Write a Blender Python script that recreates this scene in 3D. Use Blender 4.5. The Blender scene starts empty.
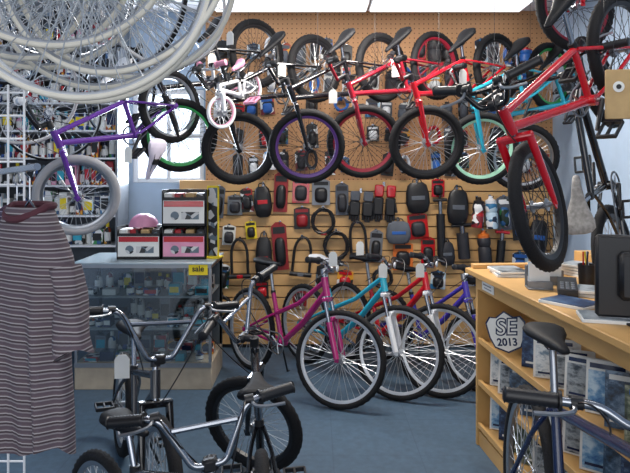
import bpy, math, random
from mathutils import Vector, Matrix
random.seed(7)
scene=bpy.context.scene
COL=scene.collection
V=Vector
rad=math.radians
# ---------------------------------------------------------------- survey helper
CAMH=1.5; FPX=610.0
def sv(u,v,Y):
    "world point at real depth Y measured from the photograph"
    return V(((u-315)*Y/FPX, Y, CAMH-(v-171)*Y/FPX))
# ---------------------------------------------------------------- materials
MC={}
def mat(name,col,rough=.5,metal=0.,var=.12,scale=12,bump=0.,emit=0,coat=0,spec=.5):
    if name in MC: return MC[name]
    m=bpy.data.materials.new(name); m.use_nodes=True; MC[name]=m
    nt=m.node_tree; N=nt.nodes; L=nt.links
    b=N['Principled BSDF']
    b.inputs['Roughness'].default_value=rough; b.inputs['Metallic'].default_value=metal
    b.inputs['Coat Weight'].default_value=coat; b.inputs['Specular IOR Level'].default_value=spec
    tc=N.new('ShaderNodeTexCoord'); no=N.new('ShaderNodeTexNoise'); no.inputs['Scale'].default_value=scale; no.inputs['Detail'].default_value=4
    L.new(tc.outputs['Object'],no.inputs['Vector'])
    r=N.new('ShaderNodeValToRGB'); L.new(no.outputs['Fac'],r.inputs[0])
    r.color_ramp.elements[0].position=.3; r.color_ramp.elements[1].position=.7
    r.color_ramp.elements[0].color=[c*(1-var) for c in col]+[1]; r.color_ramp.elements[1].color=[min(1,c*(1+var)) for c in col]+[1]
    L.new(r.outputs[0],b.inputs['Base Color'])
    if bump:
        bp=N.new('ShaderNodeBump'); bp.inputs['Strength'].default_value=bump; bp.inputs['Distance'].default_value=.01
        L.new(no.outputs['Fac'],bp.inputs['Height']); L.new(bp.outputs[0],b.inputs['Normal'])
    if emit:
        b.inputs['Emission Color'].default_value=list(col)+[1]; b.inputs['Emission Strength'].default_value=emit
    return m
def s2l(h):
    r=[int(h[i:i+2],16)/255 for i in (0,2,4)]
    return [((c+.055)/1.055)**2.4 if c>.04045 else c/12.92 for c in r]
def H(name,hx,**k): return mat(name,s2l(hx),**k)
RUB=H('black_rubber','141417',rough=.8,bump=.3,scale=120,spec=.35)
CREAM=H('cream_rubber','d6d1c4',rough=.6,var=.05)
GREYR=H('grey_rubber','9a9a9e',rough=.65,var=.06)
CHR=H('chrome','9a9ea6',rough=.18,metal=1,var=.05)
ALU=H('aluminium','a0a4aa',rough=.32,metal=.9,var=.06)
SIL=H('polished_silver_rim','c8ccd2',rough=.35,metal=.55,var=.05)
BLK=H('black_plastic','17171b',rough=.42,var=.1)
BLG=H('black_gloss_paint','101014',rough=.2,coat=.5,var=.1)
VIN=H('black_vinyl','121317',rough=.6,var=.15,spec=.25)
WHT=H('white_paint','e4e6ea',rough=.3,var=.03)
RED=H('red_paint','b80f1f',rough=.22,coat=.6,var=.06)
DRED=H('dark_red_paint','8a1a2a',rough=.25,coat=.5,var=.06)
PUR=H('purple_paint','5a2a8c',rough=.25,coat=.5,var=.06)
MAG=H('magenta_paint','a01c66',rough=.25,coat=.5,var=.06)
TEAL=H('turquoise_paint','2a9fb8',rough=.25,coat=.5,var=.06)
NAVY=H('navy_paint','18264a',rough=.25,coat=.5,var=.06)
VIO=H('violet_paint','40329a',rough=.25,coat=.5,var=.06)
GRN=H('lime_anodised','38a455',rough=.35,var=.04)
MINT=H('mint_anodised','a8dcc0',rough=.35,var=.04)
PURR=H('purple_anodised','5d3a80',rough=.35,var=.04)
REDR=H('red_anodised','8c1c30',rough=.35,var=.04)
DGR=H('dark_grey_paint','2a2c32',rough=.25,coat=.5,var=.06)
WOOD=H('birch_wood','c49a60',rough=.45,var=.1,scale=5)
STEEL=H('grey_steel','7c8086',rough=.4,metal=.6)
CARD=H('kraft_card','b89a6c',rough=.8)
PAPER=H('white_paper','e2e2de',rough=.8,var=.03)
YEL=H('yellow_card','e8cf2a',rough=.7,var=.04)
PINK=H('pink_plastic','d993b0',rough=.4)
SPK=H('spoke_steel','c0c4c8',rough=.3,metal=.6)
SPKB=H('spoke_black','222226',rough=.4,metal=.2)
def printed(name,cols,scale=9,seed=0):
    if name in MC: return MC[name]
    m=bpy.data.materials.new(name); m.use_nodes=True; MC[name]=m
    N=m.node_tree.nodes; L=m.node_tree.links; b=N['Principled BSDF']; b.inputs['Roughness'].default_value=.35
    tc=N.new('ShaderNodeTexCoord'); mp=N.new('ShaderNodeMapping'); mp.inputs['Location'].default_value=(seed*1.7,seed*.9,seed*2.3)
    vo=N.new('ShaderNodeTexVoronoi'); vo.inputs['Scale'].default_value=scale
    r=N.new('ShaderNodeValToRGB'); r.color_ramp.interpolation='CONSTANT'
    L.new(tc.outputs['Object'],mp.inputs[0]); L.new(mp.outputs[0],vo.inputs['Vector'])
    sp=N.new('ShaderNodeSeparateColor'); L.new(vo.outputs['Color'],sp.inputs[0]); L.new(sp.outputs[0],r.inputs[0])
    e=r.color_ramp.elements
    while len(e)<len(cols): e.new(.5)
    for i,c in enumerate(cols):
        e[i].position=i/len(cols); e[i].color=s2l(c)+[1]
    L.new(r.outputs[0],b.inputs['Base Color']); return m
PC=[['1a1a22','2b4f8f','d8d8d8','101018'],['b02028','efefef','26262c','80242c'],['2c6f9c','bcd4e4','1a2b44','e6e6e6'],['2e2e30','c8c8c8','61707c','16161a'],['e0a02c','202024','e8e8e8','a03a20'],['3a8a4c','f0f0f0','1c2c20','2d5a8a']]
PR=[printed('print_%s'%'abcdef'[i],c,22,i+1) for i,c in enumerate(PC)]
PU=[printed('unitprint_%s'%'abcdef'[i],c,2.6,i+1) for i,c in enumerate(PC)]
def photo(name,c1,c2,c3,seed):
    "soft photographic print: blurred noise between three colours"
    m=bpy.data.materials.new(name); m.use_nodes=True
    N=m.node_tree.nodes; L=m.node_tree.links; b=N['Principled BSDF']; b.inputs['Roughness'].default_value=.3
    tc=N.new('ShaderNodeTexCoord'); mp=N.new('ShaderNodeMapping'); mp.inputs['Location'].default_value=(seed*3.1,seed,seed*2.3); mp.inputs['Scale'].default_value=(1,1,1.6)
    no=N.new('ShaderNodeTexNoise'); no.inputs['Scale'].default_value=3.2; no.inputs['Detail'].default_value=7; no.inputs['Roughness'].default_value=.65
    r=N.new('ShaderNodeValToRGB'); e=r.color_ramp.elements; e.new(.5)
    for i,(p_,c) in enumerate(((.36,c1),(.5,c2),(.64,c3))): e[i].position=p_; e[i].color=s2l(c)+[1]
    L.new(tc.outputs['Object'],mp.inputs[0]); L.new(mp.outputs[0],no.inputs['Vector']); L.new(no.outputs['Fac'],r.inputs[0]); L.new(r.outputs[0],b.inputs['Base Color']); return m
BRM=[photo('leaflet_dusk','101822','34506c','7c94ac',1),photo('leaflet_sky','2a5e98','6c9cc4','c4d8e4',2),photo('leaflet_mist','6a767e','aab2b8','3a444c',3),photo('leaflet_pale','b8c0c4','e0e4e4','6a8498',4),photo('leaflet_forest','1c2820','52624c','a8ac98',5),photo('leaflet_deep','0c1424','1c345c','5a7898',6)]
def glassmat(name,tint,fac=.12):
    m=bpy.data.materials.new(name); m.use_nodes=True
    N=m.node_tree.nodes; L=m.node_tree.links; N.clear()
    o=N.new('ShaderNodeOutputMaterial'); mx=N.new('ShaderNodeMixShader'); t=N.new('ShaderNodeBsdfTransparent'); g=N.new('ShaderNodeBsdfGlossy')
    t.inputs[0].default_value=tint; g.inputs['Roughness'].default_value=.05
    lw=N.new('ShaderNodeLayerWeight'); lw.inputs[0].default_value=.3
    ma=N.new('ShaderNodeMath'); ma.operation='MULTIPLY_ADD'; ma.inputs[1].default_value=.5; ma.inputs[2].default_value=fac
    L.new(lw.outputs['Fresnel'],ma.inputs[0]); L.new(ma.outputs[0],mx.inputs[0]); L.new(t.outputs[0],mx.inputs[1]); L.new(g.outputs[0],mx.inputs[2]); L.new(mx.outputs[0],o.inputs[0])
    return m
GLASS=glassmat('clear_glass',(.85,.9,.92,1))
FROST=mat('frosted_glowing_glass',s2l('dfeaf8'),rough=.5,var=.06,scale=3,emit=1.8)  # window daylight is put into the pane as its own glow
# ---------------------------------------------------------------- mesh builder
class MB:
    def __init__(s): s.v=[];s.f=[];s.mi=[];s.m=[]
    def _mi(s,m):
        if m not in s.m: s.m.append(m)
        return s.m.index(m)
    def add(s,vs,fs,m,M=None):
        o=len(s.v); k=s._mi(m)
        s.v+= [tuple(M@V(p)) if M is not None else tuple(p) for p in vs]
        for f in fs: s.f.append([i+o for i in f]); s.mi.append(k)
        return s
    def box(s,c,d,m,b=0.,M=None):
        hx,hy,hz=d[0]/2,d[1]/2,d[2]/2; b=min(b,hx*.9,hy*.9,hz*.9)
        T=Matrix.Translation(V(c)); T=(M@T) if M is not None else T
        if b<=0:
            vs=[(x*hx,y*hy,z*hz) for x in(-1,1) for y in(-1,1) for z in(-1,1)]
            return s.add(vs,[(0,1,3,2),(4,6,7,5),(0,4,5,1),(2,3,7,6),(0,2,6,4),(1,5,7,3)],m,T)
        h=(hx,hy,hz); vs=[]; ID={}
        for sx in(-1,1):
            for sy in(-1,1):
                for sz in(-1,1):
                    sg=(sx,sy,sz)
                    for a in range(3):
                        ID[(sg,a)]=len(vs); vs.append([sg[i]*(h[i]-(0 if i==a else b)) for i in range(3)])
        fs=[]
        for a in range(3):
            o=[i for i in range(3) if i!=a]
            for q in(-1,1):
                l=[]
                for p,r in((-1,-1),(1,-1),(1,1),(-1,1)):
                    sg=[0]*3; sg[a]=q; sg[o[0]]=p; sg[o[1]]=r; l.append(ID[(tuple(sg),a)])
                fs.append(l)
            for p in(-1,1):
                for r in(-1,1):
                    g1=[0]*3; g1[a]=-1; g1[o[0]]=p; g1[o[1]]=r; g2=list(g1); g2[a]=1
                    fs.append([ID[(tuple(g1),o[0])],ID[(tuple(g2),o[0])],ID[(tuple(g2),o[1])],ID[(tuple(g1),o[1])]])
        for sx in(-1,1):
            for sy in(-1,1):
                for sz in(-1,1): fs.append([ID[((sx,sy,sz),a)] for a in range(3)])
        return s.add(vs,fs,m,T)
    def tube(s,pts,r,m,n=8,closed=False,M=None):
        P=[V(p) for p in pts]; c=len(P)
        R=r if isinstance(r,(list,tuple)) else [r]*c
        vs=[];fs=[]; up=None
        for i in range(c):
            if closed: t=P[(i+1)%c]-P[i-1]
            else: t=P[min(i+1,c-1)]-P[max(i-1,0)]
            t.normalize()
            if up is None:
                up=V((0,0,1)) if abs(t.z)<.9 else V((1,0,0))
            a=up-t*up.dot(t)
            if a.length<1e-5: a=t.orthogonal()
            a.normalize(); up=a; b=t.cross(a)
            for k in range(n):
                an=2*math.pi*k/n; vs.append(P[i]+(a*math.cos(an)+b*math.sin(an))*R[i])
        for i in range(c if closed else c-1):
            j=(i+1)%c
            for k in range(n): fs.append((i*n+k,i*n+(k+1)%n,j*n+(k+1)%n,j*n+k))
        if not closed: fs.append(list(range(n))[::-1]); fs.append([(c-1)*n+k for k in range(n)])
        return s.add(vs,fs,m,M)
    def lathe(s,prof,m,n=24,M=None,closed=False,axis='y'):
        vs=[];fs=[];c=len(prof)
        for i in range(n):
            a=2*math.pi*i/n; ca,sa=math.cos(a),math.sin(a)
            for r,h in prof: vs.append((r*ca,h,r*sa) if axis=='y' else (r*ca,r*sa,h))
        for i in range(n):
            j=(i+1)%n
            for k in range(c if closed else c-1):
                l=(k+1)%c; fs.append((i*c+k,i*c+l,j*c+l,j*c+k))
        if not closed:
            if prof[0][0]>1e-4: fs.append([i*c for i in range(n)])
            if prof[-1][0]>1e-4: fs.append([i*c+c-1 for i in range(n)])
        return s.add(vs,fs,m,M)
    def loft(s,rings,m,cap=True,M=None,closed=True):
        n=len(rings[0]);vs=[p for r in rings for p in r];fs=[]
        for i in range(len(rings)-1):
            for k in range(n if closed else n-1): fs.append((i*n+k,i*n+(k+1)%n,(i+1)*n+(k+1)%n,(i+1)*n+k))
        if cap: fs.append(list(range(n))); fs.append([(len(rings)-1)*n+k for k in range(n)])
        return s.add(vs,fs,m,M)
    def prism(s,poly,t,m,M=None):
        n=len(poly); vs=[(x,-t/2,z) for x,z in poly]+[(x,t/2,z) for x,z in poly]
        fs=[list(range(n)),[n+k for k in range(n)]]+[(k,(k+1)%n,n+(k+1)%n,n+k) for k in range(n)]
        return s.add(vs,fs,m,M)
    def mesh(s,name,ang=42):
        me=bpy.data.meshes.new(name); me.from_pydata(s.v,[],s.f)
        for m in s.m: me.materials.append(m)
        me.polygons.foreach_set('material_index',s.mi)
        import bmesh
        bm=bmesh.new(); bm.from_mesh(me); bmesh.ops.recalc_face_normals(bm,faces=bm.faces); bm.to_mesh(me); bm.free()
        me.polygons.foreach_set('use_smooth',[True]*len(me.polygons))
        me.set_sharp_from_angle(angle=rad(ang)); me.update(); return me
CACHE={}
def cached(key,fn,name):
    if key not in CACHE:
        mb=MB(); fn(mb); CACHE[key]=mb.mesh(name)
    return CACHE[key]
def fil(pts,r=.04,n=4):
    P=[V(p) for p in pts]; out=[P[0]]
    for i in range(1,len(P)-1):
        a=(P[i-1]-P[i]); b=(P[i+1]-P[i]); d=min(r,a.length*.45,b.length*.45)
        p0=P[i]+a.normalized()*d; p2=P[i]+b.normalized()*d
        for k in range(n+1):
            t=k/n; out.append(p0*(1-t)**2+P[i]*2*t*(1-t)+p2*t*t)
    out.append(P[-1]); return out
def empty(name,label,cat,M=None,group=None):
    o=bpy.data.objects.new(name,None); o.empty_display_size=.05; COL.objects.link(o)
    if M is not None: o.matrix_world=M
    o['label']=label;o['category']=cat
    if group:o['group']=group
    return o
def put(name,me,parent=None,M=None,label=None,cat=None,group=None,kind=None):
    o=bpy.data.objects.new(name,me); COL.objects.link(o)
    if parent: o.parent=parent
    if M is not None: o.matrix_basis=M
    if label:o['label']=label
    if cat:o['category']=cat
    if group:o['group']=group
    if kind:o['kind']=kind
    return o
def T(*a): return Matrix.Translation(V(a[0]) if len(a)==1 else V(a))
def RX(a):return Matrix.Rotation(rad(a),4,'X')
def RY(a):return Matrix.Rotation(rad(a),4,'Y')
def RZ(a):return Matrix.Rotation(rad(a),4,'Z')
def text(body,size,m,parent,M,ext=.0006,name='lettering',bold=.015,shear=0):
    cu=bpy.data.curves.new('t','FONT'); cu.body=body; cu.size=size; cu.extrude=ext; cu.align_x='CENTER'; cu.align_y='CENTER'; cu.offset=size*bold; cu.shear=shear
    o=bpy.data.objects.new('t',cu); COL.objects.link(o); bpy.context.view_layer.update()
    me=bpy.data.meshes.new_from_object(o.evaluated_get(bpy.context.evaluated_depsgraph_get())); me.materials.clear(); me.materials.append(m)
    bpy.data.objects.remove(o); return put(name,me,parent,M)
# ---------------------------------------------------------------- bicycle
BMX=dict(id='bmx',R=.262,tr=.027,rh=(-.36,.262),bb=(0,.29),fh=(.57,.262),cr=(.455,.56),ht=(.425,.67),st=(-.09,.53),sd=(-.15,.67),bar='bmx',bw=.34,rise=.2,tt=(-.085,.51),ft=.017)
MTB=dict(id='mtb',R=.305,tr=.0205,rh=(-.40,.305),bb=(0,.28),fh=(.60,.305),cr=(.465,.68),ht=(.43,.80),st=(-.13,.62),sd=(-.18,.80),bar='riser',bw=.29,rise=.05,tt=(-.09,.47),ft=.019)
ADT=dict(id='adt',R=.335,tr=.024,rh=(-.43,.335),bb=(0,.29),fh=(.64,.335),cr=(.50,.73),ht=(.465,.86),st=(-.17,.74),sd=(-.22,.89),bar='riser',bw=.30,rise=.04,tt=(-.16,.70),ft=.018)
def scaled(d,k,**kw):
    o={}
    for a,b in d.items():
        if isinstance(b,float): o[a]=b*k if a not in('ft',) else b*(.5+.5*k)
        elif isinstance(b,tuple): o[a]=tuple(x*k for x in b)
        else:o[a]=b
    o['id']=d['id']+str(k); o.update(kw); return o
KID=scaled(BMX,.78,bw=.25); TRK=scaled(BMX,.95); TOT=scaled(BMX,.43)
HNG=scaled(BMX,1.0,bw=.27,rise=.15,id='bmxh',sd=(-.135,.61)); NRW=scaled(BMX,.99,bw=.19,rise=.10,id='bmxn')
def wheel(parent,M,d,tire,rim,spoke,hubm=ALU,name='wheel'):
    R,tr=d['R'],d['tr']; rr=R-2*tr+.006; key=(round(R,4),round(tr,4)); rd=.019 if tr>.015 else .011
    def f_rim(b):
        w=tr*.62; b.lathe([(rr+.004,-w),(rr+.004,w),(rr-.004,w),(rr-rd+.002,w*.55),(rr-rd,-w*.55),(rr-.004,-w)],rim,48,closed=True)
    w=put(name,cached(('rim',key,rim.name),f_rim,'rim'),parent,M)
    def f_tire(b):
        n=88;k=10;vs=[];fs=[]
        for i in range(n):
            a=2*math.pi*i/n
            for j in range(k):
                c=2*math.pi*j/k; rad_=tr
                if tire is RUB and math.cos(c)>.5: rad_=tr+(.0025 if (i+j)%2 else -.0015)
                x=(R-tr)+rad_*math.cos(c); vs.append((x*math.cos(a),rad_*.95*math.sin(c),x*math.sin(a)))
        for i in range(n):
            for j in range(k): fs.append((i*k+j,i*k+(j+1)%k,((i+1)%n)*k+(j+1)%k,((i+1)%n)*k+j))
        b.add(vs,fs,tire)
    put('tire',cached(('tire',key,tire.name),f_tire,'tire'),w)
    def f_sp(b):
        n=36
        for i in range(n):
            s=1 if i%2 else -1; a=2*math.pi*i/n; a2=a+(.55 if (i//2)%2 else -.55)
            b.tube([(.022*math.cos(a2),s*.028,.022*math.sin(a2)),((rr-rd+.003)*math.cos(a),0,(rr-rd+.003)*math.sin(a))],.0016,spoke,4)
    put('spokes',cached(('sp',key,spoke.name),f_sp,'spokes'),w)
    def f_hub(b):
        b.lathe([(.005,-.055),(.01,-.05),(.01,-.034),(.026,-.032),(.026,-.027),(.014,-.022),(.013,.022),(.026,.027),(.026,.032),(.01,.034),(.01,.05),(.005,.055)],hubm,16)
    put('hub',cached(('hub',hubm.name),f_hub,'hub'),w)
    return w
def bicycle(d,F,Rw,label,frame=RED,fork=None,tire=RUB,rim=ALU,spoke=SPK,bars=CHR,saddle=VIN,grip=BLK,steer=0,roll=0,name='bicycle',group=None,susp=False,step=False,stand=True,ftire=None,cables=True,frontrim=None,pedal=BLK,saddletilt=0):
    fork=fork or frame
    F=V(F);Rw=V(Rw); f=(F-Rw).normalized(); z=V((0,0,1)); z=(z-f*z.dot(f)).normalized(); y=z.cross(f)
    M=Matrix(((f.x,y.x,z.x,0),(f.y,y.y,z.y,0),(f.z,y.z,z.z,0),(0,0,0,1)))@RX(roll)
    rh=V((d['rh'][0],0,d['rh'][1])); M=T(Rw-(M.to_3x3()@rh))@M
    root=empty(name,label,'bicycle',M,group)
    P={k:V((d[k][0],0,d[k][1])) for k in('rh','bb','fh','cr','ht','st','sd','tt')}
    ft=d['ft']; k=d['R']/.28; I=d['id']
    ax=(P['ht']-P['cr']).normalized()
    S=T(P['cr'])@Matrix.Rotation(rad(steer),4,ax)@T(-P['cr'])
    hb=.062*min(1,k+.1)
    def f_frame(b):
        b.tube([P['cr']+ax*.002,P['ht']],ft*1.25,frame,12)
        hm=P['cr'].lerp(P['ht'],.25); hu=P['cr'].lerp(P['ht'],.8)
        if step:
            b.tube([hu,hu.lerp(P['tt'],.5)+V((0,0,-.035)),P['tt']],ft*.85,frame,10)
            b.tube([hm,hm.lerp(P['bb'],.5)+V((0,0,-.03)),P['bb']],ft*1.15,frame,10)
        else:
            b.tube([hu,P['tt']],ft*.95,frame,10); b.tube([hm,P['bb']],ft*1.1,frame,10)
        b.tube([P['bb'],P['st']],ft*.9,frame,10)
        b.lathe([(.024,-.036),(.024,.036)],frame,16,T(P['bb']))
        for s in(-1,1):
            dr=P['rh']+V((0,s*hb,0))
            b.tube(fil([P['bb']+V((-.02,s*.028,0)),P['bb'].lerp(P['rh'],.35)+V((0,s*.05,0)),dr],.05),ft*.55,frame,8)
            b.tube(fil([P['tt']+V((0,s*.015,0)),P['tt'].lerp(P['rh'],.3)+V((0,s*.045,0)),dr],.05),ft*.5,frame,8)
            b.box(dr,(.035,.006,.03),frame,.002)
    put('frame',cached(('fr',I,frame.name,step),f_frame,'frame'),root)
    def f_fork(b):
        b.tube([P['cr']-ax*.012,P['ht']+ax*.05],ft*.75,CHR,10)
        cw=hb-.004
        b.box(P['cr']-ax*.02,(.03,2*cw+.03,.03),fork,.006)
        for s in(-1,1):
            top=P['cr']+V((0,s*cw,0))-ax*.02; bot=P['fh']+V((0,s*hb,0))
            if susp:
                mid=top.lerp(bot,.38); b.tube([top+ax*.02,mid],.013,CHR,10); b.tube([mid,mid+(bot-mid)*.98,bot],[.02,.019,.014],fork,10)
            else: b.tube([top,top.lerp(bot,.6),bot],[.0165,.015,.010],fork,10)
            b.box(bot,(.03,.006,.035),fork,.002)
        if susp: b.box(P['cr'].lerp(P['fh'],.36)+V((.02,0,.0)),(.02,2*cw,.03),fork,.005)
    put('fork',cached(('fk',I,fork.name,susp),f_fork,'fork'),root,S)
    def f_stem(b):
        b.tube([P['ht']+ax*.012,P['ht']+ax*.055],.021,BLK if d['bar']=='bmx' else ALU,12)
        c=P['ht']+ax*.045; b.tube([c,c+V((.055,0,.012))],.016,BLK if d['bar']=='bmx' else ALU,10)
        b.box(c+V((.058,0,.012)),(.03,.05,.04),BLK if d['bar']=='bmx' else ALU,.008)
    put('stem',cached(('stm',I),f_stem,'stem'),root,S)
    bc=P['ht']+ax*.045+V((.062,0,.014)); bw=d['bw']; rs=d['rise']
    if d['bar']=='bmx':
        half=[(0,0,0),(0,.05,0),(-.005,bw*.50,rs),(-.045,bw,rs*1.02)]
    else:
        half=[(0,0,0),(0,.05,0),(-.01,.11,rs),(-.045,bw,rs)]
    def f_bar(b):
        pts=[(x,-yy,zz) for x,yy,zz in half[::-1]]+half[1:]
        b.tube(fil(pts,.035),.0112,bars,10)
        if d['bar']=='bmx':
            b.tube([(-.003,-bw*.37,rs*.72),(-.003,bw*.37,rs*.72)],.009,bars,8)
    hbr=put('handlebar',cached(('bar',I,bars.name),f_bar,'handlebar'),root,S@T(bc)@RY(-6))
    e=V(half[-1]); e0=V(half[-2]); dr=(e-e0).normalized()
    def f_grip(b):
        L=.115*min(1,k+.15); prof=[(.011,0),(.024,0),(.024,.006)]
        for i in range(10): prof+=[(.0165,.008+i*L/10),(.0185,.008+(i+.5)*L/10)]
        prof+=[(.017,L+.008),(.02,L+.012),(.012,L+.016)]
        b.lathe(prof,grip,14)
    for s in(-1,1):
        ee=V((e.x,e.y*s,e.z)); dd=V((dr.x,dr.y*s,dr.z)); L=.115*min(1,k+.15)
        st=ee-dd*(L-.006); q=dd.to_track_quat('Y','Z').to_matrix().to_4x4()
        put('grip',cached(('grip',I,grip.name),f_grip,'grip'),hbr,T(st)@q)
        if cables:
            def f_lev(b,s=s):
                p=V((e.x,e.y*s,e.z))-V((dr.x,dr.y*s,0))*(L+.02)
                b.tube([p+V((0,-s*.02,0)),p+V((0,s*.008,0))],.016,BLK,10)
                b.tube(fil([p,p+V((.035,s*.005,-.012)),p+V((.045,s*.045,-.018)),p+V((.04,s*.10,-.02))],.02),.0055,ALU,6)
            put('brake_lever',cached(('lev',I,s),f_lev,'brake_lever'),hbr)
    if cables:
        def f_cab(b):
            A=bc+V((e.x+.03,e.y-.14,e.z)); c2=P['cr']+V((.03,.01,-.02))
            for A,E in((A,c2),(bc+V((e.x+.03,-e.y+.14,e.z)),P['ht'].lerp(P['tt'],.2)+V((0,-.02,.0)))):
                mid=A.lerp(E,.5)+V((.11,0,.03)); pts=[]
                for i in range(13):
                    t=i/12; pts.append(A*(1-t)**3+(A+V((.10,0,.05)))*3*t*(1-t)**2+(mid)*3*t*t*(1-t)+E*t**3)
                b.tube(pts,.0028,BLK,5)
        put('brake_cable',cached(('cab',I),f_cab,'brake_cable'),root,S)
    wheel(root,S@T(P['fh']),d,ftire or tire,frontrim or rim,spoke)
    wheel(root,T(P['rh']),d,tire,rim,spoke)
    sdir=(P['sd']-P['st']).normalized()
    def f_post(b):
        b.tube([P['st']-sdir*.02,P['sd']],.0125,CHR if d['bar']=='bmx' else ALU,10); b.lathe([(.0185,-.012),(.0185,.012)],BLK,12,T(P['st']),axis='z')
    put('seat_post',cached(('post',I),f_post,'seat_post'),root)
    put('saddle',saddle_mesh(k,I,saddle),root,T(P['sd'])@RY(saddletilt))
    def f_crank(b):
        rc=.07*min(1.1,k)
        b.lathe([(rc-.008,-.002),(rc,-.002),(rc,.002),(rc-.008,.002)],CHR if d['bar']!='bmx' else BLK,32,T(0,-.045,0),closed=True)
        for i in range(5):
            a=i*2*math.pi/5; b.tube([(0,-.045,0),((rc-.004)*math.cos(a),-.045,(rc-.004)*math.sin(a))],.005,ALU,6)
        b.tube([(0,-.06,0),(0,.06,0)],.009,ALU,10)
        for s in(-1,1): b.tube([(0,s*.06,0),(s*.15*k*.98,s*.07,-s*.05*k)],[.012,.009],CHR if d['bar']!='bmx' else BLK,8)
    cr=put('crankset',cached(('crk',I),f_crank,'crankset'),root,T(P['bb']))
    def f_ped(b):
        for x in(-.04,.04): b.box((x,0,0),(.012,.085,.018),pedal,.002)
        for yy in(-.04,0,.04): b.box((0,yy,0),(.08,.009,.016),pedal,.002)
    for s in(-1,1): put('pedal',cached(('ped',pedal.name),f_ped,'pedal'),cr,T(s*.15*k*.98,s*.125,-s*.05*k))
    def f_chain(b):
        c1=P['bb']+V((0,-.045,0));c2=P['rh']+V((0,-.045,0)); r1=.07*min(1.1,k);r2=.03
        pts=[]
        for i in range(13): a=rad(-90+180*i/12); pts.append(c1+V((r1*math.cos(a),0,r1*math.sin(a))))
        for i in range(9): a=rad(90+180*i/8); pts.append(c2+V((r2*math.cos(a),0,r2*math.sin(a))))
        b.tube(pts,.0045,STEEL,5,closed=True)
        b.lathe([(.012,-.003),(.03,-.003),(.03,.003),(.012,.003)],STEEL,20,T(c2),closed=True)
    put('chain',cached(('chn',I),f_chain,'chain'),root)
    if stand:
        def f_ks(b): 
            a=P['bb']+V((-.06,.04,-.02)); t=V((-.16,.17*k,.012))
            b.tube([a,t,t+V((-.01,.025,-.004))],.007,BLK,8)
        put('kickstand',cached(('ks',I),f_ks,'kickstand'),root)
    if susp or d['bar']=='riser':
        def f_ref(b):
            b.lathe([(.0,.0),(.02,.0),(.022,.006),(.0,.01)],WHT,14)
        put('reflector',cached(('ref',),f_ref,'reflector'),root,S@T(bc+V((.03,0,.01)))@RZ(-90))
    return root,M,P,S
def saddle_mesh(k,I,saddle):
    def f_sad(b):
        k2=min(1.,k+.08); rings=[]
        for x,w,h,zt in((.135,.006,.008,.028),(.128,.016,.02,.034),(.09,.021,.03,.040),(.03,.03,.036,.040),(-.03,.05,.04,.042),(-.08,.072,.045,.050),(-.115,.076,.045,.056),(-.135,.06,.03,.056),(-.142,.03,.012,.052)):
            r=[]
            for i in range(14):
                a=2*math.pi*i/14; c,s_=math.cos(a),math.sin(a)
                r.append((x*k2,w*k2*math.copysign(abs(c)**.7,c),(zt-h/2+.5*h*math.copysign(abs(s_)**.8,s_))))
            rings.append(r)
        b.loft(rings,saddle)
        for s in(-1,1): b.tube(fil([(.09*k2,s*.008,.016),(.03,s*.02,.004),(-.04,s*.022,.004),(-.1*k2,s*.04,.02)],.02),.0035,CHR,6)
        b.box((0,0,.004),(.04,.05,.016),BLK,.004)
    return cached(('sad',I,saddle.name),f_sad,'saddle')
def tag(p,label='white paper price tag on a string',rz=0,m=None,sz=(.055,.09)):
    def f(b):
        b.prism([(-sz[0]/2,-.10),(sz[0]/2,-.10),(sz[0]/2,-.10+sz[1]*.8),(sz[0]/4,-.10+sz[1]),(-sz[0]/4,-.10+sz[1]),(-sz[0]/2,-.10+sz[1]*.8)],.0015,m or PAPER)
        b.tube([(0,0,-.10+sz[1]*.9),(.004,0,-.01),(0,0,0)],.001,PAPER,4)
    put('price_tag',cached(('tag',sz,(m or PAPER).name),f,'price_tag'),None,T(p)@RZ(rz),label,'price tag',group='paper price tags')
# ---------------------------------------------------------------- room
WB=5.2; CE=2.86; XR=2.02; XL=-2.75
def simple(name,c,d,m,kind='structure',b=0,label=None):
    mb=MB(); mb.box((0,0,0),d,m,b); o=put(name,mb.mesh(name),None,T(c),kind=kind); 
    if label:o['label']=label
    return o
fm=bpy.data.materials.new('blue_grey_carpet_tile'); fm.use_nodes=True
N=fm.node_tree.nodes;L=fm.node_tree.links;b=N['Principled BSDF']
tc=N.new('ShaderNodeTexCoord');br=N.new('ShaderNodeTexBrick');br.offset=0;br.inputs['Scale'].default_value=1;br.inputs['Brick Width'].default_value=.46;br.inputs['Row Height'].default_value=.46;br.inputs['Mortar Size'].default_value=.003
br.inputs['Color1'].default_value=s2l('42586c')+[1];br.inputs['Color2'].default_value=s2l('465c70')+[1];br.inputs['Mortar'].default_value=s2l('3c5064')+[1]
no=N.new('ShaderNodeTexNoise');no.inputs['Scale'].default_value=30;no.inputs['Detail'].default_value=6
mx=N.new('ShaderNodeMix');mx.data_type='RGBA';mx.blend_type='MULTIPLY';mx.inputs[0].default_value=.6
rp=N.new('ShaderNodeValToRGB');rp.color_ramp.elements[0].color=(.55,.55,.55,1);rp.color_ramp.elements[0].position=.3;rp.color_ramp.elements[1].position=.7
L.new(tc.outputs['Object'],br.inputs['Vector']);L.new(tc.outputs['Object'],no.inputs['Vector']);L.new(no.outputs['Fac'],rp.inputs[0])
L.new(br.outputs['Color'],mx.inputs[6]);L.new(rp.outputs[0],mx.inputs[7]);L.new(mx.outputs[2],b.inputs['Base Color']);b.inputs['Roughness'].default_value=.5
simple('floor',((XL+XR)/2,2.3,-.05),(XR-XL+.2,6.2,.1),fm)
CEM=H('white_ceiling_paint','f2f2f6',rough=.9,var=.02); WLM=H('pale_blue_wall_paint','a9bdd4',rough=.85,var=.03)
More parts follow.
